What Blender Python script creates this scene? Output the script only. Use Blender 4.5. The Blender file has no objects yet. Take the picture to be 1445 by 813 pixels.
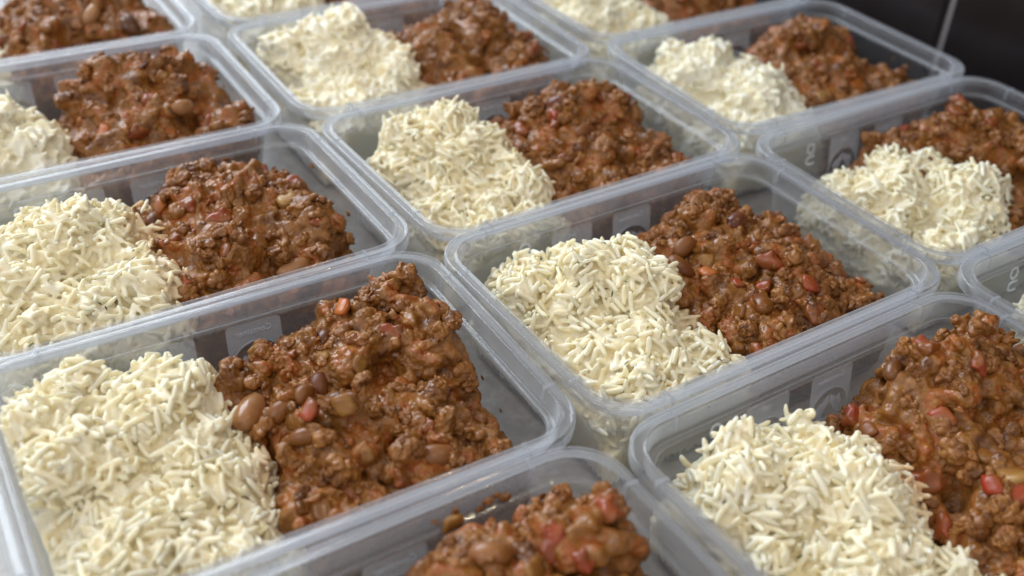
import bpy, bmesh, math, random
import numpy as np
from mathutils import Matrix, Vector, Euler

sc = bpy.context.scene
COL = sc.collection
MM = 0.001

# ------------------------------------------------------------------ camera
cam_d = bpy.data.cameras.new("camera")
cam = bpy.data.objects.new("camera", cam_d)
COL.objects.link(cam)
Rm = Matrix(((0.84559165, 0.27463403, -0.45776732),
             (-0.53166425, 0.51042699, -0.67586785),
             (0.04804047, 0.81488677, 0.57762589)))
cam.matrix_world = Matrix.Translation((-0.261436, -0.259179, 0.237283 + 0.05)) @ Rm.to_4x4()
cam_d.sensor_width = 36.0
cam_d.lens = 1548.409 / 1445 * 36
cam_d.clip_start = 0.01
cam_d.clip_end = 50
cam_d.dof.use_dof = True
cam_d.dof.focus_distance = 0.405
cam_d.dof.aperture_fstop = 7.6
sc.camera = cam

# ------------------------------------------------------------------ world, lamps, exposure
world = bpy.data.worlds.new("World")
sc.world = world
world.use_nodes = True
bg = world.node_tree.nodes["Background"]
bg.inputs[0].default_value = (0.86, 0.86, 0.88, 1)
bg.inputs[1].default_value = 0.76

def area(name, loc, target, size, size_y, power, color):
    d = bpy.data.lights.new(name, 'AREA')
    d.shape = 'RECTANGLE'; d.size = size; d.size_y = size_y
    d.energy = power; d.color = color
    o = bpy.data.objects.new(name, d); COL.objects.link(o)
    o.location = loc
    o.rotation_euler = (Vector(target) - Vector(loc)).to_track_quat('-Z', 'Y').to_euler()
    return o

area('window_light', (-0.35, 1.75, 1.15), (-0.02, 0.1, 0.0), 1.5, 1.1, 41, (0.80, 0.90, 1.0))
area('left_fill_light', (-1.7, -0.1, 1.2), (0.0, 0.0, 0.0), 0.9, 0.9, 7, (0.92, 0.96, 1.0))  # weak, cool area lamp filling in from the left side
for i, p in enumerate(((0.5, -0.45, 1.7), (-0.55, -0.75, 1.7))):
    area('ceiling_spot', p, (0, 0, 0), 0.07, 0.07, 3.2, (1.0, 0.78, 0.5))

sc.view_settings.view_transform = 'Standard'
sc.view_settings.look = 'None'
sc.view_settings.exposure = 0.0
sc.view_settings.gamma = 1.0
sc.cycles.use_denoising = True
sc.cycles.transparent_max_bounces = 40
sc.cycles.max_bounces = 12
sc.cycles.diffuse_bounces = 7
sc.cycles.glossy_bounces = 4
sc.cycles.transmission_bounces = 6
sc.cycles.caustics_reflective = False
sc.cycles.caustics_refractive = False
sc.cycles.sample_clamp_indirect = 4.0

# ------------------------------------------------------------------ material helpers
def new_mat(name):
    m = bpy.data.materials.new(name); m.use_nodes = True
    nt = m.node_tree
    for n in list(nt.nodes): nt.nodes.remove(n)
    out = nt.nodes.new('ShaderNodeOutputMaterial')
    return m, nt, out

def node(nt, t, **kw):
    n = nt.nodes.new(t)
    for k, v in kw.items():
        if k.startswith('i_'):
            n.inputs[k[2:].replace('_', ' ')].default_value = v
        else:
            setattr(n, k, v)
    return n

def lk(nt, a, ao, b, bi):
    nt.links.new(a.outputs[ao], b.inputs[bi])

def ramp(nt, stops):
    r = nt.nodes.new('ShaderNodeValToRGB')
    el = r.color_ramp.elements
    while len(el) < len(stops): el.new(0.5)
    for e, (p, c) in zip(el, stops):
        e.position = p; e.color = (*c, 1)
    return r

def principled(nt, out, **kw):
    b = nt.nodes.new('ShaderNodeBsdfPrincipled')
    for k, v in kw.items():
        b.inputs[k].default_value = v
    nt.links.new(b.outputs[0], out.inputs[0])
    return b

def plastic_material(name, milk, milk_edge, col=(0.80, 0.83, 0.88), rough=0.12, bump=0.0, ripple=0.05, epow=2.5):
    m, nt, out = new_mat(name)
    tr = node(nt, 'ShaderNodeBsdfTransparent'); tr.inputs[0].default_value = (0.955, 0.96, 0.97, 1)
    df = node(nt, 'ShaderNodeBsdfDiffuse'); df.inputs[0].default_value = (*col, 1)
    tl = node(nt, 'ShaderNodeBsdfTranslucent'); tl.inputs[0].default_value = (*col, 1)
    mk = node(nt, 'ShaderNodeMixShader'); mk.inputs[0].default_value = 0.55
    lk(nt, df, 0, mk, 1); lk(nt, tl, 0, mk, 2)
    lw = node(nt, 'ShaderNodeLayerWeight'); lw.inputs[0].default_value = 0.5
    pw = node(nt, 'ShaderNodeMath', operation='POWER'); pw.inputs[1].default_value = epow
    lk(nt, lw, 'Facing', pw, 0)
    mr = node(nt, 'ShaderNodeMapRange'); mr.inputs[3].default_value = milk; mr.inputs[4].default_value = milk_edge
    lk(nt, pw, 0, mr, 0)
    no = node(nt, 'ShaderNodeTexNoise'); no.inputs['Scale'].default_value = 60; no.inputs['Detail'].default_value = 5
    tc = node(nt, 'ShaderNodeTexCoord'); lk(nt, tc, 'Object', no, 'Vector')
    m2 = node(nt, 'ShaderNodeMapRange'); m2.inputs[1].default_value = 0.3; m2.inputs[2].default_value = 0.75
    m2.inputs[3].default_value = 0.92; m2.inputs[4].default_value = 1.10
    lk(nt, no, 0, m2, 0)
    mu = node(nt, 'ShaderNodeMath', operation='MULTIPLY'); lk(nt, mr, 0, mu, 0); lk(nt, m2, 0, mu, 1)
    a = node(nt, 'ShaderNodeMixShader'); lk(nt, mu, 0, a, 0); lk(nt, tr, 0, a, 1); lk(nt, mk, 0, a, 2)
    lw2 = node(nt, 'ShaderNodeLayerWeight'); lw2.inputs[0].default_value = 0.5
    p5 = node(nt, 'ShaderNodeMath', operation='POWER'); p5.inputs[1].default_value = 5.0; lk(nt, lw2, 'Facing', p5, 0)
    fr = node(nt, 'ShaderNodeMapRange'); fr.inputs[3].default_value = 0.037; fr.inputs[4].default_value = 0.75; lk(nt, p5, 0, fr, 0)
    gl = node(nt, 'ShaderNodeBsdfGlossy'); gl.inputs['Roughness'].default_value = rough
    b = node(nt, 'ShaderNodeMixShader'); lk(nt, fr, 0, b, 0); lk(nt, a, 0, b, 1); lk(nt, gl, 0, b, 2)
    bp = node(nt, 'ShaderNodeBump'); bp.inputs['Strength'].default_value = ripple; bp.inputs['Distance'].default_value = 0.0006
    n2 = node(nt, 'ShaderNodeTexNoise'); n2.inputs['Scale'].default_value = 90
    lk(nt, tc, 'Object', n2, 'Vector'); lk(nt, n2, 0, bp, 'Height')
    if bump:
        mp = node(nt, 'ShaderNodeMapping'); mp.inputs['Scale'].default_value = (1600, 1600, 30)
        lk(nt, tc, 'Object', mp, 0)
        n3 = node(nt, 'ShaderNodeTexNoise'); n3.inputs['Scale'].default_value = 1; lk(nt, mp, 0, n3, 'Vector')
        lk(nt, n3, 0, bp, 'Height'); bp.inputs['Strength'].default_value = bump
    lk(nt, bp, 0, gl, 'Normal'); lk(nt, bp, 0, lw2, 'Normal')
    lk(nt, b, 0, out, 0)
    return m

M_TUB = plastic_material('clear_plastic', 0.038, 0.22, ripple=0.02)
M_RIM = plastic_material('rim_plastic', 0.085, 0.80, col=(0.90, 0.93, 0.98), rough=0.06, ripple=0.0, epow=1.9)
M_FROST = plastic_material('frosted_plastic', 0.24, 0.36, col=(0.78, 0.78, 0.78), rough=0.35, bump=0.5)
M_LETTER = plastic_material('moulded_lettering', 0.62, 0.75, col=(0.93, 0.94, 0.96), rough=0.2)
M_MARK = plastic_material('embossed_plastic', 0.26, 0.45, col=(0.80, 0.82, 0.85), rough=0.25)

# rice
def rice_material(name, sss, stain=False):
    m, nt, out = new_mat(name)
    p = principled(nt, out, Roughness=0.46)
    gi = node(nt, 'ShaderNodeNewGeometry'); oi = node(nt, 'ShaderNodeObjectInfo')
    tc = node(nt, 'ShaderNodeTexCoord')
    n0 = node(nt, 'ShaderNodeTexNoise'); n0.inputs['Scale'].default_value = 150; n0.inputs['Detail'].default_value = 3
    lk(nt, tc, 'Object', n0, 'Vector')
    ri = node(nt, 'ShaderNodeMath', operation='MULTIPLY_ADD'); ri.inputs[1].default_value = 0.14
    ad = node(nt, 'ShaderNodeMath', operation='ADD'); lk(nt, oi, 'Random', ad, 0); lk(nt, gi, 'Random Per Island', ad, 1)
    fc = node(nt, 'ShaderNodeMath', operation='FRACT'); lk(nt, ad, 0, fc, 0); lk(nt, fc, 0, ri, 0)
    rs = node(nt, 'ShaderNodeMath', operation='SUBTRACT'); rs.inputs[1].default_value = 0.07; lk(nt, n0, 0, rs, 0); lk(nt, rs, 0, ri, 2)
    rp = ramp(nt, [(0.3, (0.85, 0.77, 0.545)), (0.5, (0.87, 0.815, 0.635)), (0.7, (0.88, 0.85, 0.725))])
    lk(nt, ri, 0, rp, 0); lk(nt, rp, 0, p, 'Base Color')
    if stain:              # sauce soaked into the rice where it touches the chilli
        sx = node(nt, 'ShaderNodeSeparateXYZ'); lk(nt, tc, 'Object', sx, 0)
        at = node(nt, 'ShaderNodeAttribute', attribute_type='OBJECT', attribute_name='split')
        df = node(nt, 'ShaderNodeMath', operation='SUBTRACT'); lk(nt, sx, 0, df, 0); lk(nt, at, 'Fac', df, 1)
        ns_ = node(nt, 'ShaderNodeTexNoise'); ns_.inputs['Scale'].default_value = 75; ns_.inputs['Detail'].default_value = 5; lk(nt, tc, 'Object', ns_, 'Vector')
        m1 = node(nt, 'ShaderNodeMapRange'); m1.inputs[1].default_value = -0.012; m1.inputs[2].default_value = 0.006; lk(nt, df, 0, m1, 0)
        m2 = node(nt, 'ShaderNodeMath', operation='MULTIPLY'); lk(nt, m1, 0, m2, 0); lk(nt, ns_, 0, m2, 1)
        m3 = node(nt, 'ShaderNodeMapRange'); m3.inputs[1].default_value = 0.20; m3.inputs[2].default_value = 0.55; m3.inputs[4].default_value = 0.6; lk(nt, m2, 0, m3, 0)
        mx = node(nt, 'ShaderNodeMix', data_type='RGBA'); lk(nt, m3, 0, mx, 0); lk(nt, rp, 0, mx, 6); mx.inputs[7].default_value = (0.58, 0.30, 0.085, 1)
        lk(nt, mx, 2, p, 'Base Color')
    p.inputs['Specular IOR Level'].default_value = 0.4
    if sss:
        p.inputs['Subsurface Weight'].default_value = sss
        p.inputs['Subsurface Radius'].default_value = (1.0, 0.90, 0.66)
        p.inputs['Subsurface Scale'].default_value = 0.0015
    no = node(nt, 'ShaderNodeTexNoise'); no.inputs['Scale'].default_value = 800
    lk(nt, tc, 'Object', no, 'Vector')
    bp = node(nt, 'ShaderNodeBump'); bp.inputs['Strength'].default_value = 0.15; bp.inputs['Distance'].default_value = 0.0003
    lk(nt, no, 0, bp, 'Height'); lk(nt, bp, 0, p, 'Normal')
    return m
M_RICE = rice_material('cooked_rice', 1.0, stain=True)
M_GRAIN = rice_material('cooked_rice_grain', 1.0)

def sauce_material(name, cols, rough=0.3, sss=0.12, bump=0.5, coat=0.0):
    m, nt, out = new_mat(name)
    p = principled(nt, out, Roughness=rough)
    tc = node(nt, 'ShaderNodeTexCoord')
    oi = node(nt, 'ShaderNodeObjectInfo')
    vm = node(nt, 'ShaderNodeVectorMath', operation='ADD')
    sc_ = node(nt, 'ShaderNodeVectorMath', operation='SCALE'); sc_.inputs['Scale'].default_value = 7.0
    cb = node(nt, 'ShaderNodeCombineXYZ'); lk(nt, oi, 'Random', cb, 0); lk(nt, oi, 'Random', cb, 1)
    lk(nt, cb, 0, sc_, 0); lk(nt, tc, 'Object', vm, 0); lk(nt, sc_, 0, vm, 1)
    n1 = node(nt, 'ShaderNodeTexNoise'); n1.inputs['Scale'].default_value = 95; n1.inputs['Detail'].default_value = 6; n1.inputs['Roughness'].default_value = 0.62
    lk(nt, vm, 0, n1, 'Vector')
    r = ramp(nt, cols); lk(nt, n1, 0, r, 0)
    # fine granules of mince: paler specks
    vo = node(nt, 'ShaderNodeTexVoronoi'); vo.inputs['Scale'].default_value = 620; lk(nt, vm, 0, vo, 'Vector')
    n2 = node(nt, 'ShaderNodeTexNoise'); n2.inputs['Scale'].default_value = 260; n2.inputs['Detail'].default_value = 4; lk(nt, vm, 0, n2, 'Vector')
    r2 = ramp(nt, [(0.50, (0, 0, 0)), (0.72, (0.5, 0.5, 0.5))]); lk(nt, n2, 0, r2, 0)
    mx = node(nt, 'ShaderNodeMix', data_type='RGBA')
    lk(nt, r2, 0, mx, 0); lk(nt, r, 0, mx, 6); mx.inputs[7].default_value = (0.40, 0.19, 0.07, 1)
    if coat:                # smears of sauce over the piece
        n4 = node(nt, 'ShaderNodeTexNoise'); n4.inputs['Scale'].default_value = 170; n4.inputs['Detail'].default_value = 5; n4.inputs['Roughness'].default_value = 0.6
        lk(nt, vm, 0, n4, 'Vector')
        c0 = 0.62 - 0.24 * coat
        r4 = ramp(nt, [(c0 - 0.10, (0.12, 0.12, 0.12)), (c0 + 0.10, (0.92, 0.92, 0.92))]); lk(nt, n4, 0, r4, 0)
        m4 = node(nt, 'ShaderNodeMix', data_type='RGBA'); lk(nt, r4, 0, m4, 0); lk(nt, mx, 2, m4, 6); m4.inputs[7].default_value = (0.21, 0.075, 0.014, 1)
        mx = m4
    lk(nt, mx, 2, p, 'Base Color')
    # wet sheen that comes and goes
    n3 = node(nt, 'ShaderNodeTexNoise'); n3.inputs['Scale'].default_value = 150; n3.inputs['Detail'].default_value = 3; lk(nt, vm, 0, n3, 'Vector')
    mr = node(nt, 'ShaderNodeMapRange'); mr.inputs[1].default_value = 0.35; mr.inputs[2].default_value = 0.65
    mr.inputs[3].default_value = max(0.12, rough - 0.16); mr.inputs[4].default_value = rough + 0.2
    lk(nt, n3, 0, mr, 0); lk(nt, mr, 0, p, 'Roughness')
    p.inputs['Specular IOR Level'].default_value = 0.42
    p.inputs['Subsurface Weight'].default_value = sss
    p.inputs['Subsurface Radius'].default_value = (1.0, 0.35, 0.12)
    p.inputs['Subsurface Scale'].default_value = 0.0015
    b1 = node(nt, 'ShaderNodeBump'); b1.inputs['Strength'].default_value = bump; b1.inputs['Distance'].default_value = 0.0006
    lk(nt, vo, 0, b1, 'Height'); b1.invert = True
    b2 = node(nt, 'ShaderNodeBump'); b2.inputs['Strength'].default_value = bump; b2.inputs['Distance'].default_value = 0.0010
    lk(nt, n2, 0, b2, 'Height'); lk(nt, b1, 0, b2, 'Normal'); lk(nt, b2, 0, p, 'Normal')
    return m

M_MINCE = sauce_material('mince_in_sauce', [(0.34, (0.11, 0.036, 0.008)), (0.44, (0.205, 0.078, 0.015)), (0.52, (0.28, 0.118, 0.023)),
                                            (0.59, (0.31, 0.082, 0.019)), (0.68, (0.40, 0.180, 0.040))])
M_CRUMB = sauce_material('mince_crumb', [(0.34, (0.11, 0.036, 0.008)), (0.5, (0.24, 0.090, 0.018)), (0.66, (0.35, 0.150, 0.036))], rough=0.36, bump=0.7)
M_KIDNEY = sauce_material('kidney_bean_skin', [(0.3, (0.045, 0.009, 0.010)), (0.55, (0.11, 0.020, 0.018)), (0.75, (0.17, 0.045, 0.02))], rough=0.26, bump=0.45, coat=0.8)
M_BROWNBEAN = sauce_material('brown_bean_skin', [(0.3, (0.16, 0.050, 0.016)), (0.55, (0.26, 0.095, 0.028)), (0.75, (0.34, 0.14, 0.045))], rough=0.27, sss=0.2, bump=0.2, coat=0.75)
M_BUTTER = sauce_material('butter_bean_skin', [(0.3, (0.30, 0.13, 0.05)), (0.55, (0.44, 0.225, 0.10)), (0.75, (0.54, 0.32, 0.17))], rough=0.27, sss=0.3, bump=0.12, coat=0.08)
M_TOMATO = sauce_material('cooked_tomato', [(0.3, (0.22, 0.030, 0.012)), (0.5, (0.32, 0.048, 0.018)), (0.72, (0.36, 0.09, 0.03))], rough=0.22, sss=0.3, bump=0.2, coat=0.6)
M_PEPPER = sauce_material('red_pepper', [(0.3, (0.28, 0.016, 0.009)), (0.5, (0.38, 0.026, 0.012)), (0.72, (0.42, 0.06, 0.016))], rough=0.2, sss=0.2, bump=0.08, coat=0.7)
M_ORANGE = sauce_material('orange_pepper', [(0.3, (0.48, 0.10, 0.012)), (0.6, (0.58, 0.17, 0.022))], rough=0.22, sss=0.3, bump=0.1, coat=0.4)
M_ONION = sauce_material('cooked_onion', [(0.3, (0.32, 0.15, 0.035)), (0.5, (0.42, 0.23, 0.06)), (0.72, (0.52, 0.34, 0.13))], rough=0.2, sss=0.4, bump=0.12, coat=0.65)
M_DARKBEAN = sauce_material('black_bean_skin', [(0.3, (0.018, 0.010, 0.010)), (0.6, (0.055, 0.024, 0.020))], rough=0.24, bump=0.45, coat=0.7)

m, nt, out = new_mat('herb_green')
M_HERB = m
p = principled(nt, out, Roughness=0.5)
oi = node(nt, 'ShaderNodeNewGeometry')
rp = ramp(nt, [(0, (0.045, 0.065, 0.018)), (1, (0.12, 0.14, 0.045))]); lk(nt, oi, 'Random Per Island', rp, 0); lk(nt, rp, 0, p, 'Base Color')

m, nt, out = new_mat('worktop')
M_TOP = m
p = principled(nt, out, Roughness=0.3)
tc = node(nt, 'ShaderNodeTexCoord'); no = node(nt, 'ShaderNodeTexNoise'); no.inputs['Scale'].default_value = 220; no.inputs['Detail'].default_value = 6
lk(nt, tc, 'Object', no, 'Vector')
rp = ramp(nt, [(0.35, (0.36, 0.35, 0.33)), (0.6, (0.45, 0.435, 0.415)), (0.72, (0.54, 0.525, 0.50))]); lk(nt, no, 0, rp, 0); lk(nt, rp, 0, p, 'Base Color')

m, nt, out = new_mat('dark_glazed_tile')
M_TILE = m
p = principled(nt, out, Roughness=0.28)
tc = node(nt, 'ShaderNodeTexCoord'); no = node(nt, 'ShaderNodeTexNoise'); no.inputs['Scale'].default_value = 14; no.inputs['Detail'].default_value = 5
lk(nt, tc, 'Object', no, 'Vector')
rp = ramp(nt, [(0.35, (0.010, 0.008, 0.009)), (0.7, (0.020, 0.016, 0.017))]); lk(nt, no, 0, rp, 0); lk(nt, rp, 0, p, 'Base Color')
b1 = node(nt, 'ShaderNodeBump'); b1.inputs['Strength'].default_value = 0.2; b1.inputs['Distance'].default_value = 0.002
lk(nt, no, 0, b1, 'Height'); lk(nt, b1, 0, p, 'Normal')

m, nt, out = new_mat('tile_grout')
M_GROUT = m
p = principled(nt, out, Roughness=0.9); p.inputs['Base Color'].default_value = (0.36, 0.35, 0.36, 1)

# ------------------------------------------------------------------ mesh helpers
def np_mesh(name, verts, faces, smooth=True):
    """verts (N,3) float, faces (M,k) int with k = 3 or 4"""
    me = bpy.data.meshes.new(name)
    verts = np.ascontiguousarray(verts, dtype=np.float32)
    faces = np.ascontiguousarray(faces, dtype=np.int32)
    k = faces.shape[1]
    me.vertices.add(len(verts)); me.vertices.foreach_set('co', verts.ravel())
    me.loops.add(faces.size); me.loops.foreach_set('vertex_index', faces.ravel())
    me.polygons.add(len(faces))
    me.polygons.foreach_set('loop_start', np.arange(0, faces.size, k, dtype=np.int32))
    me.update(calc_edges=True)
    if smooth:
        me.polygons.foreach_set('use_smooth', np.ones(len(faces), dtype=bool))
    me.validate()
    return me

def obj(name, me, mat=None, parent=None, **props):
    o = bpy.data.objects.new(name, me); COL.objects.link(o)
    if mat is not None and not me.materials: me.materials.append(mat)
    if parent is not None: o.parent = parent
    for k, v in props.items(): o[k] = v
    return o

def thing(name, label, cat, mat4, group=None):
    o = bpy.data.objects.new(name, None); COL.objects.link(o)
    o.empty_display_size = 0.01
    o.matrix_world = mat4
    o['label'] = label; o['category'] = cat
    if group: o['group'] = group
    return o

def box_mesh(name, sx, sy, sz, bevel=0.0):
    bm = bmesh.new(); bmesh.ops.create_cube(bm, size=1)
    bmesh.ops.scale(bm, vec=(sx, sy, sz), verts=bm.verts)
    if bevel: bmesh.ops.bevel(bm, geom=bm.edges[:], offset=bevel, segments=2, affect='EDGES', profile=0.5)
    me = bpy.data.meshes.new(name); bm.to_mesh(me); bm.free()
    return me

# ------------------------------------------------------------------ the setting
top = obj('worktop', box_mesh('worktop', 2.6, 3.0, 0.04, 0.002), M_TOP, None, kind='structure')
top.location = (-0.2, 0.3, -0.0205)
WALL_X = 0.288
wall = obj('back_wall', box_mesh('back_wall', 0.06, 3.0, 0.9), M_GROUT, None, kind='structure')
wall.location = (WALL_X + 0.030, 0.3, 0.45)
tile_me = box_mesh('tile', 0.006, 0.2935, 0.2935, 0.0012)
for j in range(-3, 6):
    for k in range(3):
        t = obj('tile', tile_me, M_TILE, wall)
        t.location = (-0.032, 0.1155 + 0.3 * j - 0.15 - 0.3, k * 0.3 + 0.15 - 0.45)

# ------------------------------------------------------------------ the plastic tub
L2, W2 = 86.0, 60.5           # half length and half width of the rim, mm

def rrect(d, n=9):
    r = max(5.0, 18.0 - 0.6 * d)
    a, b = L2 - d, W2 - d
    pts = []
    for cx, cy, a0 in ((a - r, b - r, 0), (-a + r, b - r, 90), (-a + r, -b + r, 180), (a - r, -b + r, 270)):
        for i in range(n + 1):
            t = math.radians(a0 + 90 * i / n)
            pts.append((cx + r * math.cos(t), cy + r * math.sin(t)))
    return pts

def sweep(name, prof, cap_first=False, cap_last=False):
    rings = [rrect(d) for d, z in prof]
    n = len(rings[0])
    V = [(x * MM, y * MM, z * MM) for ring, (d, z) in zip(rings, prof) for x, y in ring]
    F = []
    for i in range(len(prof) - 1):
        for j in range(n):
            a, b = i * n + j, i * n + (j + 1) % n
            F.append((a, b, b + n, a + n))
    me = bpy.data.meshes.new(name)
    if cap_first: F.append(tuple(range(n)))
    if cap_last: F.append(tuple(reversed(range((len(prof) - 1) * n, len(prof) * n))))
    me.from_pydata(V, [], F); me.update()
    for p in me.polygons: p.use_smooth = len(p.vertices) == 4
    return me

in_wall = [(22, -49.0), (18.0, -49.0), (15.4, -48.4), (13.8, -46.8), (13.1, -44.5), (7.9, -8.5)]
out_wall = [(7.2, -8.5), (12.4, -44.7), (13.0, -47.2), (14.6, -49.3), (17.0, -50.0), (22, -50.0)]
body_me = sweep('body', in_wall, cap_first=True)
body_out = sweep('body_out', out_wall, cap_last=True)
# outer and inner skins of the tub are one mesh
bm = bmesh.new(); bm.from_mesh(body_me); bm.from_mesh(body_out)
bmesh.ops.recalc_face_normals(bm, faces=bm.faces)
bm.to_mesh(body_me); bm.free()
rim_prof = [(7.9, -8.5), (7.72, -7.3), (7.45, -6.95), (7.05, -6.95), (6.8, -7.1), (5.8, -7.1), (5.35, -6.9), (5.2, -6.3), (4.98, -0.9), (4.94, -0.1), (4.78, 0.22), (4.52, 0.30), (4.28, 0.18), (4.1, 0.0), (1.15, 0.0), (0.95, 0.16), (0.68, 0.24), (0.36, 0.12),
            (0.12, -0.2), (0.03, -0.7), (0.0, -4.3), (0.1, -4.6), (0.4, -4.65), (0.6, -4.4), (0.7, -1.2), (0.95, -0.75), (1.4, -0.65), (3.8, -0.65), (4.1, -0.9), (4.3, -1.4),
            (4.5, -6.5), (4.75, -7.3), (5.3, -7.65), (6.7, -7.8), (7.2, -8.5)]
rim_me = sweep('rim', rim_prof)

rib_me = None
def build_rib():
    V = []; F = []
    prof = [(5.45, -5.2), (5.3, -1.2), (5.1, 0.3), (4.5, 0.46), (0.8, 0.42), (0.2, 0.15), (-0.15, -0.6), (-0.15, -2.4), (0.3, -2.4), (0.4, -0.9), (0.9, -0.3), (4.2, -0.3), (4.75, -1.2), (5.0, -5.2)]
    n = len(prof)
    for s in (-0.42, 0.42):
        for d, z in prof: V.append((s * MM, -d * MM, z * MM))
    F.append(tuple(range(n))); F.append(tuple(reversed(range(n, 2 * n))))
    for i in range(n):
        j = (i + 1) % n
        F.append((j, i, i + n, j + n))
    me = bpy.data.meshes.new('rim_rib'); me.from_pydata(V, [], F); me.update()
    return me
rib_me = build_rib()

def wall_inset(z):            # inner wall, mm from the rim rectangle
    return 7.9 + (np.clip(-z, 8.5, 44.5) - 8.5) * (13.1 - 7.9) / 36.0

# embossed panel with a round window; lies on the outside of the long wall, x = along the wall, z up
def panel_mesh():
    cz, rc = -26.5, 10.2
    w = 10.4; zt = -8.8
    top_pts = []
    r = 1.8
    for i in range(5):
        a = math.radians(180 - 90 * i / 4); top_pts.append((-w + r + r * math.cos(a), zt - r + r * math.sin(a)))
    for i in range(5):
        a = math.radians(90 - 90 * i / 4); top_pts.append((w - r + r * math.cos(a), zt - r + r * math.sin(a)))
    arc = []
    for i in range(25):
        a = math.radians(180 * i / 24); arc.append((rc * math.cos(a), cz + rc * math.sin(a)))
    top_poly = top_pts + [(w, cz)] + arc + [(-w, cz)]
    zb = -42.0
    arc2 = [(rc * math.cos(math.radians(-180 + 180 * i / 24)), cz + rc * math.sin(math.radians(-180 + 180 * i / 24))) for i in range(25)]
    bot_poly = [(-w, cz - 0.01)] + arc2[0:25] + [(w, cz - 0.01), (w, zb), (-w, zb)]
    bm = bmesh.new()
    for poly in (top_poly, bot_poly):
        vs = [bm.verts.new((x * MM, 0.0, z * MM)) for x, z in poly]
        f = bm.faces.new(vs)
        r_ = bmesh.ops.extrude_face_region(bm, geom=[f])
        for v in [g for g in r_['geom'] if isinstance(g, bmesh.types.BMVert)]: v.co.y += 0.22 * MM
    bmesh.ops.recalc_face_normals(bm, faces=bm.faces)
    me = bpy.data.meshes.new('embossed_panel'); bm.to_mesh(me); bm.free()
    return me

def recycling_mesh():
    cz = -26.5
    bm = bmesh.new()
    def plate(poly, y0=0.0, y1=0.25):
        vs = [bm.verts.new((x * MM, y0 * MM, z * MM)) for x, z in poly]
        f = bm.faces.new(vs)
        r_ = bmesh.ops.extrude_face_region(bm, geom=[f])
        for v in [g for g in r_['geom'] if isinstance(g, bmesh.types.BMVert)]: v.co.y += (y1 - y0) * MM
    for k in range(3):         # three chasing arrows round a triangle
        a = math.radians(90 + 120 * k)
        def T(x, z):
            return (x * math.cos(a) - z * math.sin(a), cz + x * math.sin(a) + z * math.cos(a))
        # bent band: two legs meeting at the apex (apex along +x in local)
        plate([T(7.2, 0.6), T(4.6, 3.4), T(0.9, 5.2), T(-0.2, 3.0), T(2.9, 1.2), T(3.6, 0.4)])
        plate([T(7.2, -0.1), T(3.6, -0.3), T(2.2, -2.6), T(4.6, -4.2)])
        plate([T(1.0, -1.9), T(5.9, -5.0), T(1.6, -6.4)])
    # ring
    n = 40
    vs = []
    for r in (9.6, 10.1):
        for y in (0.0, 0.25):
            vs.append([bm.verts.new((r * math.cos(2 * math.pi * i / n) * MM, y * MM, (cz + r * math.sin(2 * math.pi * i / n)) * MM)) for i in range(n)])
    for i in range(n):
        j = (i + 1) % n
        for a, b in ((0, 1), (1, 3), (3, 2), (2, 0)):
            bm.faces.new((vs[a][i], vs[a][j], vs[b][j], vs[b][i]))
    bmesh.ops.recalc_face_normals(bm, faces=bm.faces)
    me = bpy.data.meshes.new('recycling_mark'); bm.to_mesh(me); bm.free()
    return me

def text_mesh(name, body, size, extrude=0.12, outline=False):
    cu = bpy.data.curves.new(name, 'FONT'); cu.body = body; cu.size = size * MM; cu.extrude = extrude * MM
    cu.align_x = 'CENTER'; cu.resolution_u = 2
    if outline: cu.offset = 0.10 * MM
    o = bpy.data.objects.new(name, cu); COL.objects.link(o)
    dg = bpy.context.evaluated_depsgraph_get(); dg.update()
    me = bpy.data.meshes.new_from_object(o.evaluated_get(dg))
    bpy.data.objects.remove(o)
    # stand the text up on the outer face, read from outside (so it is mirrored seen from within)
    me.transform(Matrix(((-1, 0, 0, 0), (0, 0, 1, 0), (0, 1, 0, 0), (0, 0, 0, 1))))
    return me

panel_me = panel_mesh(); recy_me = recycling_mesh()
txt_container = text_mesh('lettering', 'Container', 3.4)
txt_ml = text_mesh('lettering', 'ml', 4.2)
txt_uo = text_mesh('lettering', 'UO', 8.0, outline=True)

# slope of the outer long wall (so marks lie on it)
sl = -math.atan2(12.4 - 7.2, 44.7 - 8.5)

CONT = {
 'c11': (-0.1752, 0.0021, -0.0214), 'c21': (-0.0004, 0.0001, 0.0146), 'c12': (-0.1727, 0.1218, 0.0049), 'c13': (-0.1767, 0.2429, -0.0189),
 'c22': (0.0018, 0.1196, 0.0202), 'c23': (0.0007, 0.2405, -0.0156), 'c31': (0.1725, 0.0092, 0.0118), 'c32': (0.1771, 0.1336, -0.0201),
 'c20': (-0.0032, -0.1232, 0.0211), 'c10': (-0.1792, -0.1213, 0.0008), 'c24': (0.0049, 0.3640, 0.0072), 'c33': (0.1808, 0.2550, -0.0011),
 'c14': (-0.1761, 0.3641, -0.0181), 'c30': (0.1696, -0.1118, 0.0009)}

def mat_of(key, dz=0.0):
    x, y, t = CONT[key]
    return Matrix.Translation((x, y, 0.0505 + dz)) @ Matrix.Rotation(t, 4, 'Z')

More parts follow.
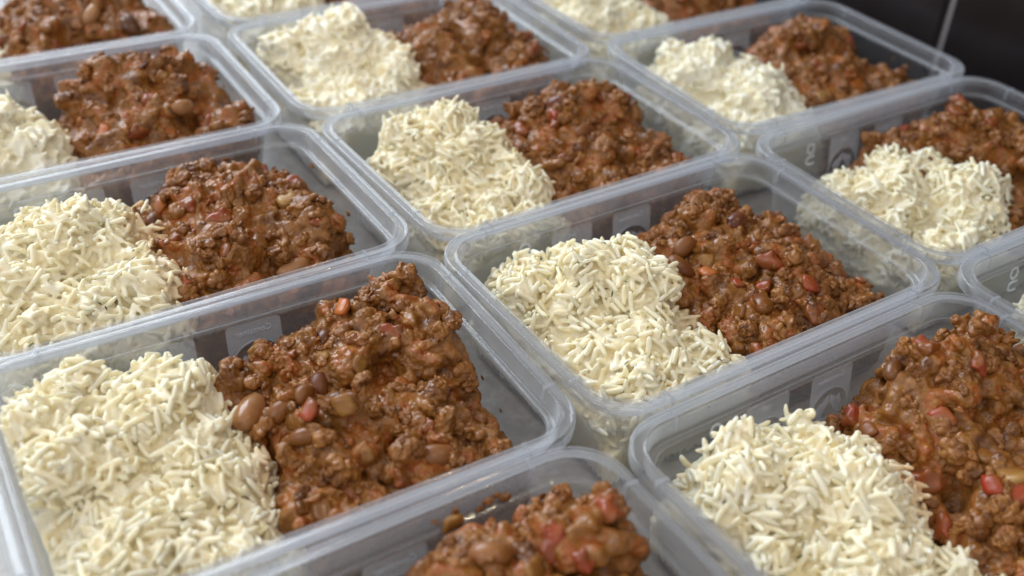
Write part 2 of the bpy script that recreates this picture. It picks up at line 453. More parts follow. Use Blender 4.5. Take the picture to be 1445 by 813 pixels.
TUB_LABEL = {
 'c11': 'clear plastic tub holding the tall chilli heap with a big beige bean beside it',
 'c21': 'clear plastic tub at the middle of the array, all four rim sides in view',
 'c12': 'clear plastic tub in the left column whose chilli is topped by a pink-red tomato chunk',
 'c13': 'clear plastic tub in the left column holding chilli with a round tan bean',
 'c14': 'blurred plastic tub at the top left corner, last of the left column',
 'c10': 'clear plastic tub cut by the bottom edge, yellow onion square stuck inside its wall',
 'c20': 'clear plastic tub at the front right, mirrored UO letters on its back wall',
 'c22': 'clear plastic tub directly behind the middle one, rounded rice dome beside broad chilli mound',
 'c23': 'blurred plastic tub holding the steep pointed rice peak with a lump on its left',
 'c24': 'blurred plastic tub at the top edge between two neighbours, only its front rice strip showing',
 'c30': 'clear plastic tub at the right edge showing only its left rim corner and some rice',
 'c31': 'clear plastic tub at the right edge with a block-shaped rice heap before smooth chilli',
 'c32': 'plastic tub at the dark tiled wall under the pale grout line, bluish inside',
 'c33': 'blurred plastic tub at the top edge beside the dark wall, last of the right column',
}
for key in CONT:
    t = thing('food_container', TUB_LABEL[key], 'food container', mat_of(key), 'clear plastic food containers packed in rows')
    obj('body', body_me, M_TUB, t)
    obj('rim', rim_me, M_RIM, t)
    for sx in (-1, 1):
        for sy in (-1, 1):
            a = obj('rim_rib', rib_me, M_MARK, t)
            a.location = (sx * 61 * MM, sy * W2 * MM, 0); a.rotation_euler.z = 0 if sy > 0 else math.pi
            b = obj('rim_rib', rib_me, M_MARK, t)
            b.location = (sx * L2 * MM, sy * 36 * MM, 0); b.rotation_euler.z = -sx * math.pi / 2
    yb = (W2 - 7.2)
    for u, tm in ((12.3, txt_container), (-19.8, txt_ml)):
        pn = obj('embossed_panel', panel_me, M_FROST, t)
        pn.matrix_parent_inverse = Matrix.Identity(4)
        # panel local: origin on the wall line at the step, tilted with the wall
        pn.location = (u * MM, (yb + 0.06) * MM, -8.5 * MM)
        pn.rotation_euler.x = sl
        rc = obj('recycling_mark', recy_me, M_MARK, pn)
        tx = obj('lettering', tm, M_LETTER, pn)
        tx.location = (0, 0.30 * MM, -13.6 * MM)
    tx = obj('lettering', txt_uo, M_LETTER, t)
    tx.matrix_local = Matrix.Translation((-46.5 * MM, (yb + 0.22 - 0.86) * MM, -14.5 * MM)) @ Matrix.Rotation(sl, 4, 'X') @ Matrix.Rotation(math.radians(90), 4, 'Y')
# panels were drawn with z measured from the rim: shift their geometry to the step line
for me_ in (panel_me, recy_me):
    me_.transform(Matrix.Translation((0, 0, 8.5 * MM)))
for me_ in (txt_container, txt_ml):
    me_.transform(Matrix.Translation((0, 0, 8.5 * MM - 0.0)))

# ------------------------------------------------------------------ height fields for the food
class Noise2:
    def __init__(self, seed):
        self.g = np.random.default_rng(seed).random((64, 64)).astype(np.float32)
    def __call__(self, x, y, scale):
        x = np.asarray(x) / scale + 17.3; y = np.asarray(y) / scale + 31.7
        xi = np.floor(x).astype(int); yi = np.floor(y).astype(int)
        fx = x - xi; fy = y - yi
        fx = fx * fx * (3 - 2 * fx); fy = fy * fy * (3 - 2 * fy)
        g = self.g
        a = g[xi % 64, yi % 64]; b = g[(xi + 1) % 64, yi % 64]; c = g[xi % 64, (yi + 1) % 64]; d = g[(xi + 1) % 64, (yi + 1) % 64]
        return (a * (1 - fx) + b * fx) * (1 - fy) + (c * (1 - fx) + d * fx) * fy - 0.5

FLOOR = -48.5
def domes_height(domes, u, v):
    """smooth maximum of flat topped domes (cu, cv, ru, rv, top)"""
    acc = np.zeros_like(u); k = 3.0
    for cu, cv, ru, rv, top in domes:
        d = np.sqrt(((u - cu) / ru) ** 2 + ((v - cv) / rv) ** 2)
        h = FLOOR + (top - FLOOR) * np.sqrt(np.clip(1 - d ** 2.6, 0, 1))
        h = np.where(d >= 1, FLOOR - 8, h)
        acc += np.exp(np.clip((h + 50) / k, -30, 60))
    return k * np.log(acc + 1e-9) - 50

# one flattened heap: (cu, cv, ru, rv, top) in mm, z = 0 is the rim plane
RICE = {
 'c11': [(-54, 24, 44, 40, 5), (-26, 12, 26, 44, 2), (-48, -20, 44, 40, -6), (-22, -22, 22, 36, -9)],
 'c21': [(-42, 22, 42, 36, 0), (-24, 12, 24, 34, 2), (-52, -14, 40, 46, -7), (-28, -26, 24, 36, -10)],
 'c12': [(-30, 20, 36, 34, 1), (-18, -8, 20, 40, -6), (-48, -16, 36, 42, -8)],
 'c13': [(-40, 0, 36, 44, 2), (-20, -10, 18, 38, -4)],
 'c14': [(-42, 0, 34, 44, 0), (-22, 0, 18, 38, -4)],
 'c10': [(-42, 0, 34, 44, -2), (-22, 0, 18, 38, -4)],
 'c20': [(-46, 26, 38, 30, -1), (-22, 16, 24, 34, 2), (-44, -10, 42, 48, -7), (-22, -28, 22, 34, -13)],
 'c22': [(-36, 20, 40, 36, 1), (-22, 0, 24, 44, -5), (-46, -14, 34, 40, -10)],
 'c23': [(-33, 20, 34, 38, 8), (-30, 22, 14, 16, 14), (-16, 2, 22, 40, 0), (-46, -12, 34, 40, -6), (-58, 26, 18, 18, 1)],
 'c24': [(-40, 0, 36, 46, 0), (-22, -6, 20, 42, -4)],
 'c30': [(-34, 4, 34, 44, -3), (-20, 0, 20, 40, -4)],
 'c31': [(-34, 8, 42, 36, -4), (-2, -6, 26, 34, -4), (-38, -24, 38, 34, -13), (2, -26, 24, 28, -16)],
 'c32': [(-36, 26, 36, 32, 1), (-26, 0, 28, 44, -4), (-38, -22, 36, 34, -10)],
 'c33': [(-40, 0, 36, 46, 0), (-22, -6, 20, 42, -4)],
}
CHILLI = {
 'c11': [(40, 18, 40, 36, 1), (62, 16, 18, 32, 4), (4, 26, 16, 22, -9), (24, 0, 34, 46, -4), (46, -22, 30, 32, -9), (12, -22, 24, 30, -10)],
 'c21': [(36, 18, 44, 34, -4), (20, 4, 36, 46, -7), (52, -8, 30, 42, -11), (24, -26, 34, 30, -13), (58, -28, 26, 26, -16), (-6, 34, 24, 18, -14)],
 'c12': [(34, 18, 42, 36, 0), (50, -4, 26, 44, -4), (18, -14, 30, 40, -7)],
 'c13': [(28, 20, 22, 28, 8), (36, 6, 38, 42, 1), (60, 8, 22, 34, -1), (14, -10, 26, 40, -5), (72, -34, 10, 14, -4)],
 'c14': [(36, 10, 40, 42, 6), (52, -10, 28, 40, 0), (12, 0, 26, 40, 0), (74, -30, 8, 12, -2)],
 'c10': [(60, 30, 24, 26, 5), (34, 32, 26, 26, 2), (46, -10, 36, 46, -1), (18, 10, 24, 40, -6)],
 'c20': [(42, 22, 30, 28, 7), (60, 10, 22, 34, 4), (26, 16, 30, 34, -4), (40, -20, 36, 34, -6), (14, -18, 22, 34, -12)],
 'c22': [(44, 20, 34, 30, 1), (22, 8, 34, 42, -4), (52, -20, 26, 32, -10), (16, -22, 26, 32, -10)],
 'c23': [(42, 14, 32, 36, 4), (54, -10, 26, 40, -3), (12, 0, 24, 42, -2)],
 'c24': [(38, 6, 40, 46, 0), (18, 0, 26, 42, -4)],
 'c31': [(46, 22, 40, 32, -2), (12, 36, 40, 20, -7), (56, -10, 28, 40, -6)],
 'c32': [(40, 22, 36, 32, 2), (22, 6, 34, 40, -2), (50, -18, 26, 36, -10), (18, -20, 26, 34, -8)],
 'c33': [(38, 6, 40, 46, 0), (18, 0, 26, 42, -4)],
}
SPLIT = {'c31': 16, 'c30': 30}

SHIFT_R = {'c11': -5, 'c21': -4, 'c20': -3, 'c31': -6, 'c32': -3, 'c30': 3}
SHIFT_C = {'c10': -2.5, 'c20': -1.5}

class Field:
    """height of a heap over the tub floor on a 0.5 mm grid, in tub coordinates (mm)"""
    def __init__(self, domes, seed, rough, cells, clumps=0, cleft=4.2, shift=0.0, pits=(), feet=()):
        self.us = np.arange(-80, 80.01, 0.5); self.vs = np.arange(-56, 56.01, 0.5)
        U, V = np.meshgrid(self.us, self.vs, indexing='ij')
        n = Noise2(seed)
        wu = U + 5 * n(U, V, 16); wv = V + 5 * n(U + 90, V, 16)
        h = domes_height([(a, b, c, d, e + shift) for a, b, c, d, e in domes] + list(feet), wu, wv)
        for pu, pv, pr, pd in pits:
            h = np.where(h > FLOOR, np.maximum(h - pd * np.exp(-1.5 * (((U - pu) ** 2 + (V - pv) ** 2) / pr ** 2) ** 2), FLOOR + 2), h)
        on = h > FLOOR - 4
        amp = np.clip((h - FLOOR) / 18, 0, 1)
        h = h + amp * sum(a * n(U + 7 * i, V - 5 * i, s) * 2 for i, (s, a) in enumerate(rough))
        if cells:              # clefts between clumps
            rng = np.random.default_rng(seed + 5)
            pts = np.c_[rng.uniform(-80, 80, cells), rng.uniform(-56, 56, cells)]
            d1 = np.full_like(U, 1e9); d2 = d1.copy()
            for px, py in pts:
                d = np.hypot(wu - px, wv - py)
                d2 = np.minimum(d2, np.maximum(d1, d)); d1 = np.minimum(d1, d)
            e = np.clip((d2 - d1) / 7.0, 0, 1)
            h = h - amp * (cleft * (1 - e) ** 2) - amp * 2.2 * (d1 / 9.0) ** 2 * 0.5
        if clumps:             # spoonful-sized clods lying on the heap
            rng = np.random.default_rng(seed + 9)
            for k in range(clumps):
                px, py = rng.uniform(-78, 78), rng.uniform(-54, 54); r = rng.uniform(5, 12); t = rng.uniform(1.5, 4.6)
                d = np.hypot((wu - px) * rng.uniform(0.75, 1.25), wv - py) / r
                h = h + amp * t * np.clip((1 - d) * 3.0, 0, 1) ** 0.7
            h = h - amp * clumps * 0.03
        self.h = np.where(on, h, FLOOR - 8)
        self.gu, self.gv = np.gradient(self.h, 0.5)
    def idx(self, u, v):
        i = np.clip(((np.asarray(u) + 80) * 2).round().astype(int), 0, len(self.us) - 1)
        j = np.clip(((np.asarray(v) + 56) * 2).round().astype(int), 0, len(self.vs) - 1)
        return i, j
    def z(self, u, v): return self.h[self.idx(u, v)]
    def normal(self, u, v):
        i, j = self.idx(u, v)
        n = np.stack([-self.gu[i, j], -self.gv[i, j], np.ones(i.shape)], -1)
        return n / np.linalg.norm(n, axis=-1, keepdims=True)

def body_mesh(name, field, drop, step=3, shrink=1.2):
    """closed solid under a height field, clipped by the tub wall"""
    us = field.us[::step]; vs = field.vs[::step]
    U, V = np.meshgrid(us, vs, indexing='ij')
    Z = field.h[::step, ::step] - drop
    ok = Z > FLOOR + 0.6
    ins = wall_inset(Z) + shrink
    ok &= (np.abs(U) < L2 - ins) & (np.abs(V) < W2 - ins)
    Z = np.where(ok, Z, FLOOR)
    lim_u, lim_v = L2 - wall_inset(FLOOR) - shrink, W2 - wall_inset(FLOOR) - shrink
    P = np.stack([U, V, Z], -1)
    q = ok[:-1, :-1] | ok[1:, :-1] | ok[:-1, 1:] | ok[1:, 1:]
    idx = np.arange(U.size).reshape(U.shape)
    a = idx[:-1, :-1][q]; b = idx[1:, :-1][q]; c = idx[1:, 1:][q]; d = idx[:-1, 1:][q]
    topf = np.stack([a, b, c, d], 1)
    Vt = P.reshape(-1, 3).copy()
    flo = ~ok.ravel()
    Vt[flo, 0] = np.clip(Vt[flo, 0], -lim_u, lim_u); Vt[flo, 1] = np.clip(Vt[flo, 1], -lim_v, lim_v)
    used, inv = np.unique(topf, return_inverse=True)
    return np_mesh(name, Vt[used] * MM, inv.reshape(-1, 4))

# ------------------------------------------------------------------ lumps and skins
def ico(n):
    bm = bmesh.new(); bmesh.ops.create_icosphere(bm, subdivisions=n, radius=1.0); bm.verts.ensure_lookup_table()
    r = np.array([v.co[:] for v in bm.verts]), np.array([[v.index for v in f_.verts] for f_ in bm.faces]); bm.free()
    return r
ICO_V, ICO_F = ico(2); ICO1_V, ICO1_F = ico(1)

def rand_rot(rng, n):
    q = rng.standard_normal((n, 4)); q /= np.linalg.norm(q, axis=1, keepdims=True)
    w, x, y, z = q.T
    return np.stack([np.stack([1 - 2 * (y * y + z * z), 2 * (x * y - z * w), 2 * (x * z + y * w)], -1),
                     np.stack([2 * (x * y + z * w), 1 - 2 * (x * x + z * z), 2 * (y * z - x * w)], -1),
                     np.stack([2 * (x * z - y * w), 2 * (y * z + x * w), 1 - 2 * (x * x + y * y)], -1)], 1)

def lump_cloud(C_, S, Rr, low=False):
    IV, IF = (ICO1_V, ICO1_F) if low else (ICO_V, ICO_F)
    W = np.einsum('nij,nvj->nvi', Rr, IV[None] * S[:, None, :]) + C_[:, None, :]
    F = (IF[None] + (np.arange(len(C_)) * len(IV))[:, None, None]).reshape(-1, 3)
    return W.reshape(-1, 3), F


class Noise3:
    def __init__(self, seed):
        self.g = np.random.default_rng(seed).random(32 * 32 * 32).astype(np.float32)
    def __call__(self, P, scale):
        q = P / scale + 113.7
        i = np.floor(q).astype(np.int64); f = (q - i).astype(np.float32); f = f * f * (3 - 2 * f)
        def g(a, b, c): return self.g[(((i[:, 0] + a) % 32) * 32 + (i[:, 1] + b) % 32) * 32 + (i[:, 2] + c) % 32]
        x, y, z = f.T
        def l(a, b, t): return a + (b - a) * t
        return l(l(l(g(0, 0, 0), g(1, 0, 0), x), l(g(0, 1, 0), g(1, 1, 0), x), y), l(l(g(0, 0, 1), g(1, 0, 1), x), l(g(0, 1, 1), g(1, 1, 1), x), y), z) - 0.5

def outer_skin(me, name):
    """drop hollows sealed inside the heap: keep the largest connected skin only"""
    n = len(me.vertices)
    co = np.empty(n * 3, dtype=np.float32); me.vertices.foreach_get('co', co); co = co.reshape(-1, 3)
    e = np.empty(len(me.edges) * 2, dtype=np.int32); me.edges.foreach_get('vertices', e); e = e.reshape(-1, 2)
    lab = np.arange(n)
    while True:
        m = np.minimum(lab[e[:, 0]], lab[e[:, 1]])
        new = lab.copy()
        np.minimum.at(new, e[:, 0], m); np.minimum.at(new, e[:, 1], m)
        np.minimum.at(new, lab[e[:, 0]], m); np.minimum.at(new, lab[e[:, 1]], m)
        for _ in range(4): new = new[new]
        if (new == lab).all(): break
        lab = new
    lv = np.empty(len(me.loops), dtype=np.int32); me.loops.foreach_get('vertex_index', lv)
    ls = np.empty(len(me.polygons), dtype=np.int32); me.polygons.foreach_get('loop_start', ls)
    lt = np.empty(len(me.polygons), dtype=np.int32); me.polygons.foreach_get('loop_total', lt)
    q = lt == 4
    F = lv[ls[q][:, None] + np.arange(4)[None]]
    big = np.bincount(lab).argmax()
    F = F[lab[F[:, 0]] == big]
    used, inv = np.unique(F, return_inverse=True)
    bpy.data.meshes.remove(me)
    return np_mesh(name, co[used], inv.reshape(-1, 4))

def remeshed(name, V, F, voxel, disp=None, smooth=5, factor=0.5, sauce=None, thin=1.0):
    """one watertight skin round many overlapping closed shells, then moved along its normals by disp(points, normals)"""
    me = np_mesh(name, V * MM, F)
    o = bpy.data.objects.new(name, me); COL.objects.link(o)
    r = o.modifiers.new('r', 'REMESH'); r.mode = 'VOXEL'; r.voxel_size = voxel; r.use_smooth_shade = True
    if smooth:
        s = o.modifiers.new('s', 'SMOOTH'); s.factor = factor; s.iterations = smooth
    dg = bpy.context.evaluated_depsgraph_get(); dg.update()
    m2 = bpy.data.meshes.new_from_object(o.evaluated_get(dg))
    bpy.data.objects.remove(o); bpy.data.meshes.remove(me)
    m2 = outer_skin(m2, name)
    n = len(m2.vertices)
    if sauce is not None:
        co = np.empty(n * 3, dtype=np.float32); m2.vertices.foreach_get('co', co); co = co.reshape(-1, 3)
        e = np.empty(len(m2.edges) * 2, dtype=np.int32); m2.edges.foreach_get('vertices', e); e = e.reshape(-1, 2)
        deg = np.bincount(e.ravel(), minlength=n).astype(np.float32)[:, None]
        w = (sauce(co / MM) * 0.7)[:, None]
        for _ in range(14):
            acc = np.stack([np.bincount(e[:, 0], co[e[:, 1], i], n) + np.bincount(e[:, 1], co[e[:, 0], i], n) for i in range(3)], 1)
            co += w * (acc / np.maximum(deg, 1) - co)
        m2.vertices.foreach_set('co', co.astype(np.float32).ravel()); m2.update()
    if disp is not None:
        co = np.empty(n * 3, dtype=np.float32); m2.vertices.foreach_get('co', co); co = co.reshape(-1, 3)
        no = np.empty(n * 3, dtype=np.float32); m2.vertex_normals.foreach_get('vector', no); no = no.reshape(-1, 3)
        co += no * (disp(co / MM, no) * MM)[:, None]
        m2.vertices.foreach_set('co', co.ravel()); m2.update()
    if thin < 1:
        o = bpy.data.objects.new(name, m2); COL.objects.link(o)
        r = o.modifiers.new('d', 'DECIMATE'); r.ratio = thin
        dg = bpy.context.evaluated_depsgraph_get(); dg.update()
        m3 = bpy.data.meshes.new_from_object(o.evaluated_get(dg))
        bpy.data.objects.remove(o); bpy.data.meshes.remove(m2); m2 = m3; m2.name = name
    m2.polygons.foreach_set('use_smooth', np.ones(len(m2.polygons), dtype=bool))
    return m2

def make_clods(field, rng, rmin, rmax, dist, u0, u1, sunk=0.55, pits=()):
    """spoonful-sized clods sitting in the surface of a heap: centres, radii, rotations"""
    pts = []
    for _ in range(1500):
        u, v = rng.uniform(u0, u1), rng.uniform(-52, 52)
        z = float(field.z(u, v))
        if z < FLOOR + 5 or any(math.hypot(u - a, v - b) < c + 1.5 for a, b, c, d_ in pits): continue
        if all((u - p[0]) ** 2 + (v - p[1]) ** 2 + (z - p[2]) ** 2 > dist * dist for p in pts): pts.append((u, v, z))
    n = len(pts)
    r = rng.uniform(rmin, rmax, n)
    S = np.stack([r * rng.uniform(0.9, 1.35, n), r * rng.uniform(0.8, 1.1, n), r * rng.uniform(0.6, 0.95, n)], 1)
    P = np.array(pts)
    nn = field.normal(P[:, 0], P[:, 1])
    P = P - nn * (r * sunk)[:, None] + nn * rng.uniform(-0.40, 0.16, n)[:, None] * r[:, None]
    ins = wall_inset(P[:, 2]) + 1.5 + r * 0.9
    P[:, 0] = np.clip(P[:, 0], -(L2 - ins), L2 - ins); P[:, 1] = np.clip(P[:, 1], -(W2 - ins), W2 - ins)
    return P, S, rand_rot(rng, n)

def on_clods(clods, rng, count):
    """points and normals spread over the clods, none deep inside a neighbouring clod"""
    P, S, R = clods
    k = rng.choice(len(P), count * 3, p=(S.prod(1) ** 0.67) / (S.prod(1) ** 0.67).sum())
    d = rng.standard_normal((len(k), 3)); d /= np.linalg.norm(d, axis=1, keepdims=True)
    X = np.einsum('nij,nj->ni', R[k], d * S[k]) + P[k]
    N = np.einsum('nij,nj->ni', R[k], d / S[k]); N /= np.linalg.norm(N, axis=1, keepdims=True)
    keep = N[:, 2] > -0.35
    for i in range(len(P)):
        q = np.einsum('ji,nj->ni', R[i], X - P[i]) / S[i]
        keep &= ((q ** 2).sum(1) > 0.80) | (k == i)
    return X[keep][:count], N[keep][:count], k[keep][:count]

def mince_disp(seed, k=1.0, smooth_share=0.5):
    n3 = Noise3(seed)
    def disp(P, N):
        mask = np.clip((n3(P + 40, 13.0) + 0.5 - smooth_share) * 5 + 0.5, 0.12, 1)
        big = n3(P, 6.5) * 2.6 + n3(P + 9, 3.6) * 1.3
        gran = (0.5 - np.abs(n3(P + 3, 2.0)) * 2) * 1.2 + (0.5 - np.abs(n3(P + 5, 1.2)) * 2) * 0.75 + n3(P + 7, 0.8) * 0.5
        return k * (big * 0.7 + mask * gran)
    return disp

# ------------------------------------------------------------------ rice
def grain_template(bend, seed):
    rng = np.random.default_rng(seed)
    prof = [(-1.0, 0.0), (-0.93, 0.51), (-0.71, 0.87), (0.0, 1.0), (0.69, 0.89), (0.92, 0.54), (1.0, 0.0)]
    V = [(-1.0, 0, bend)]; n = 6; t0 = rng.uniform(-0.16, 0.16)
    def tp(x): return 1 + t0 * x
    for x, r in prof[1:-1]:
        for i in range(n):
            a = 2 * math.pi * i / n
            V.append((x, r * tp(x) * math.cos(a) * (1 + 0.07 * rng.standard_normal()), r * tp(x) * math.sin(a) * 0.86 + bend * x * x))
    V.append((1.0, 0, bend))
    F = []
    for i in range(n):
        j = (i + 1) % n
        F.append((0, 1 + j, 1 + i))
        for k in range(4):
            a, b = 1 + k * n + i, 1 + k * n + j
            F.append((a, b, b + n)); F.append((a, b + n, a + n))
        F.append((len(V) - 1, 1 + 4 * n + i, 1 + 4 * n + j))
    V = np.array(V); V[:, 2] -= bend * 0.3
    return V, np.array(F)

GR = [grain_template(b, i) for i, b in enumerate((0.0, 0.45, -0.4, 0.8, 0.2, -0.7, 0.3, -0.15))]
grain_meshes = [np_mesh('rice_grain', V * np.array([1, 1, 1]) * MM, F) for V, F in GR]     # unit: half length 1 mm, radius 1 mm

def frames(d, n, rng):
    d = d / np.linalg.norm(d, axis=1, keepdims=True)
    y = np.cross(n, d); y /= np.linalg.norm(y, axis=1, keepdims=True) + 1e-9
    z = np.cross(d, y)
    a = rng.uniform(0, 2 * math.pi, len(d))
    y2 = y * np.cos(a)[:, None] + z * np.sin(a)[:, None]
    z2 = np.cross(d, y2)
    return np.stack([d, y2, z2], -1)          # columns

def scatter_grains(field, rng, count, lift, tilt):
    """centre, rotation, half length and radius of grains lying on a heap"""
    noi = Noise2(int(rng.integers(1e6)))
    P = []; N = []; tot = 0
    while tot < count:
        u = rng.uniform(-79, 40, count * 3); v = rng.uniform(-56, 56, count * 3)
        z = field.z(u, v); n = field.normal(u, v)
        keep = (z > FLOOR + 1.5) & (rng.random(len(u)) < np.clip(1 / n[:, 2], 1, 3.2) / 3.2)
        ins = wall_inset(z)
        keep &= (np.abs(u) < L2 - ins - 1.4) & (np.abs(v) < W2 - ins - 1.4)
        P.append(np.stack([u, v, z], 1)[keep]); N.append(n[keep]); tot += keep.sum()
    P = np.concatenate(P)[:count]; N = np.concatenate(N)[:count]
    ang = 2 * math.pi * (noi(P[:, 0], P[:, 1], 12) * 1.6) + rng.normal(0, 0.9, count)
    d = np.stack([np.cos(ang), np.sin(ang), np.zeros(count)], 1)
    d -= N * (d * N).sum(1, keepdims=True); d /= np.linalg.norm(d, axis=1, keepdims=True) + 1e-9
    d += N * rng.normal(0, tilt, (count, 1))
    C_ = P + N * rng.uniform(lift[0], lift[1], (count, 1))
    return C_, frames(d, N, rng), N

def clamp_in_tub(C_, Rf, hl):
    """keep both tips of every grain inside the tub"""
    for s in (-1, 1):
        tip = C_ + s * Rf[:, :, 0] * hl[:, None]
        ins = wall_inset(tip[:, 2]) + 1.3
        for ax, lim in ((0, L2), (1, W2)):
            over = np.clip(np.abs(tip[:, ax]) - (lim - ins), 0, None) * np.sign(tip[:, ax])
            C_[:, ax] -= over
        C_[:, 2] += np.clip(FLOOR + 0.3 - (tip[:, 2]), 0, None)
    return C_

def wall_grains(field, rng, count):
    """grains pressed flat against the tub's walls"""
    Cs = []; Rs = []; Ns = []
    for side in range(4):
        n = count // 4
        z = rng.uniform(FLOOR + 1, 0, n)
        ins = wall_inset(z) + 1.5
        if side < 2:
            u = rng.uniform(-76, 10, n); v = (W2 - ins) * (1 if side == 0 else -1); nn = np.array([0, 1 if side == 0 else -1, 0.15])
            along = np.array([1, 0, 0])
        else:
            if side == 3: continue
            v = rng.uniform(-52, 52, n); u = -(L2 - ins); nn = np.array([-1, 0, 0.15]); along = np.array([0, 1, 0])
        keep = (field.z(u * 0.985, v * 0.97) > z - 1)
        u, v, z = u[keep], v[keep], z[keep]
        m_ = len(u)
        a = rng.uniform(-1.2, 1.2, m_)
        d = along[None] * np.cos(a)[:, None] + np.array([0, 0, 1.0])[None] * np.sin(a)[:, None]
        N = np.repeat(nn[None], m_, 0)
        Cs.append(np.stack([u, v, z], 1)); Rs.append(frames(d, N, rng)); Ns.append(N)
    return np.concatenate(Cs), np.concatenate(Rs), np.concatenate(Ns)

def joined_grains(name, C_, Rf, hl, rad, rng):
    which = rng.integers(0, len(GR), len(C_))
    Vs = []; Fs = []; off = 0
    for k, (V, F) in enumerate(GR):
        s = which == k
        if not s.any(): continue
        S = np.stack([hl[s], rad[s], rad[s]], 1)
        W = np.einsum('nij,nvj->nvi', Rf[s], V[None] * S[:, None, :]) + C_[s][:, None, :]
        n = len(W)
        Vs.append(W.reshape(-1, 3)); Fs.append((F[None] + (np.arange(n) * len(V))[:, None, None]).reshape(-1, 3) + off); off += n * len(V)
    return np_mesh(name, np.concatenate(Vs) * MM, np.concatenate(Fs))

def rice_mass(name, field, clods, grains, rng, voxel):
    """sticky rice: packed grains and the inside of the heap fused where they touch"""
    us, vs = np.meshgrid(np.arange(-77, 79, 3.0), np.arange(-53, 54, 3.0), indexing='ij')
    us = us.ravel(); vs = vs.ravel()
    z = field.z(us, vs); keep = z > FLOOR + 4; us, vs, z = us[keep], vs[keep], z[keep]
    h = np.maximum(1.0, (z - 4.5 - FLOOR) / 2)
    C2 = np.concatenate([np.stack([us, vs, FLOOR + h + 0.2], 1), np.stack([us, vs, z - 6.4], 1)])
    S2 = np.concatenate([np.stack([np.full_like(h, 3.2), np.full_like(h, 3.2), h], 1), np.full((len(h), 3), 3.6)])
    V1, F1 = lump_cloud(C2, S2, np.repeat(np.eye(3)[None], len(C2), 0), low=True)
    V2, F2 = lump_cloud(clods[0], clods[1] - 1.9, clods[2])
    Vs = [V1, V2]; Fs = [F1, F2 + len(V1)]; off = len(V1) + len(V2)
    G_, Rf, hl, rad = grains
    which = rng.integers(0, len(GR), len(G_))
    for k, (Vg, Fg) in enumerate(GR):
        q = which == k
        S = np.stack([hl[q], rad[q], rad[q]], 1)
        W = np.einsum('nij,nvj->nvi', Rf[q], Vg[None] * S[:, None, :]) + G_[q][:, None, :]
        n = len(W)
        Vs.append(W.reshape(-1, 3)); Fs.append((Fg[None] + (np.arange(n) * len(Vg))[:, None, None]).reshape(-1, 3) + off); off += n * len(Vg)
    V = np.concatenate(Vs); F = np.concatenate(Fs)
    ins = wall_inset(V[:, 2]) + 0.6
    V[:, 0] = np.clip(V[:, 0], -(L2 - ins), L2 - ins); V[:, 1] = np.clip(V[:, 1], -(W2 - ins), W2 - ins)
    V[:, 2] = np.clip(V[:, 2], FLOOR, None)
    n3 = Noise3(int(rng.integers(1e6)))
    return remeshed(name, V, F, voxel, lambda P, N: n3(P, 2.4) * 0.20, smooth=2 if voxel < 0.0006 else 1, factor=0.4, thin=0.25)

def pack(C_, ax, hl, rad, gap, taken, cross):
    """keep grains, in order, that do not run into the ones kept so far (each grain stood in for by three balls)"""
    cell = 2.4
    mine = {}
    keep = []
    g2 = (gap * 2) ** 2; c2 = (cross * 2) ** 2
    B = np.stack([C_ - ax * (hl * 0.68)[:, None], C_, C_ + ax * (hl * 0.68)[:, None]], 1)
    K = np.floor(B / cell).astype(int)
    Bl = B.tolist(); Kl = K.tolist()
    nb = [(i, j, k) for i in (-1, 0, 1) for j in (-1, 0, 1) for k in (-1, 0, 1)]
    for g in range(len(C_)):
        ok = True
        r2 = rad[g] * rad[g]
        for (x, y, z), (a, b, c) in zip(Bl[g], Kl[g]):
            for i, j, k in nb:
                key = (a + i, b + j, c + k)
                q = mine.get(key)
                if q:
                    for X in q:
                        if (X[0] - x) ** 2 + (X[1] - y) ** 2 + (X[2] - z) ** 2 < g2 * r2: ok = False; break
                if not ok: break
                q = taken.get(key)
                if q:
                    for X in q:
                        if (X[0] - x) ** 2 + (X[1] - y) ** 2 + (X[2] - z) ** 2 < c2 * r2: ok = False; break
                if not ok: break
            if not ok: break
        if ok:
            keep.append(g)
            for p, k in zip(Bl[g], Kl[g]): mine.setdefault(tuple(k), []).append(p)
    for k, v in mine.items(): taken.setdefault(k, []).extend(v)
    return np.array(keep, dtype=int)

RICE_LABEL = {
 'c11': 'large mound of herbed white rice filling the front left tub beside the big beige bean',
 'c21': 'mound of white herbed rice in the middle tub, in front of two frosted panels',
 'c12': 'rounded rice dome at the left edge beside the chilli with the pink tomato chunk',
 'c13': 'soft-focus rice at the left edge beside the chilli that climbs the right wall',
 'c14': 'sliver of blurred rice at the left edge near the top left corner',
 'c10': 'rice in the tub cut off by the bottom edge, seen only dimly through its wall',
 'c20': 'bright mound of long white rice grains in the front right tub',
 'c22': 'smooth rice dome in the tub directly behind the middle tub',
 'c23': 'steep pointed peak of blurred rice with a smaller lump on its left',
 'c24': 'blurred strip of rice at the top edge above the pointed rice peak',
 'c30': 'small patch of rice at the right edge in the mostly cut off tub',
 'c31': 'block-shaped rice heap with a steep yellowish front face near the right edge',
 'c32': 'blurred stepped rice heap in the tub beside the dark tiled wall',
 'c33': 'blurred rice at the top edge in the last tub of the right column',
}
DETAIL = {'c11': 3, 'c20': 3, 'c21': 3, 'c12': 2, 'c22': 2, 'c31': 2, 'c10': 1, 'c30': 2}
FIELDS_R = {}; FIELDS_C = {}
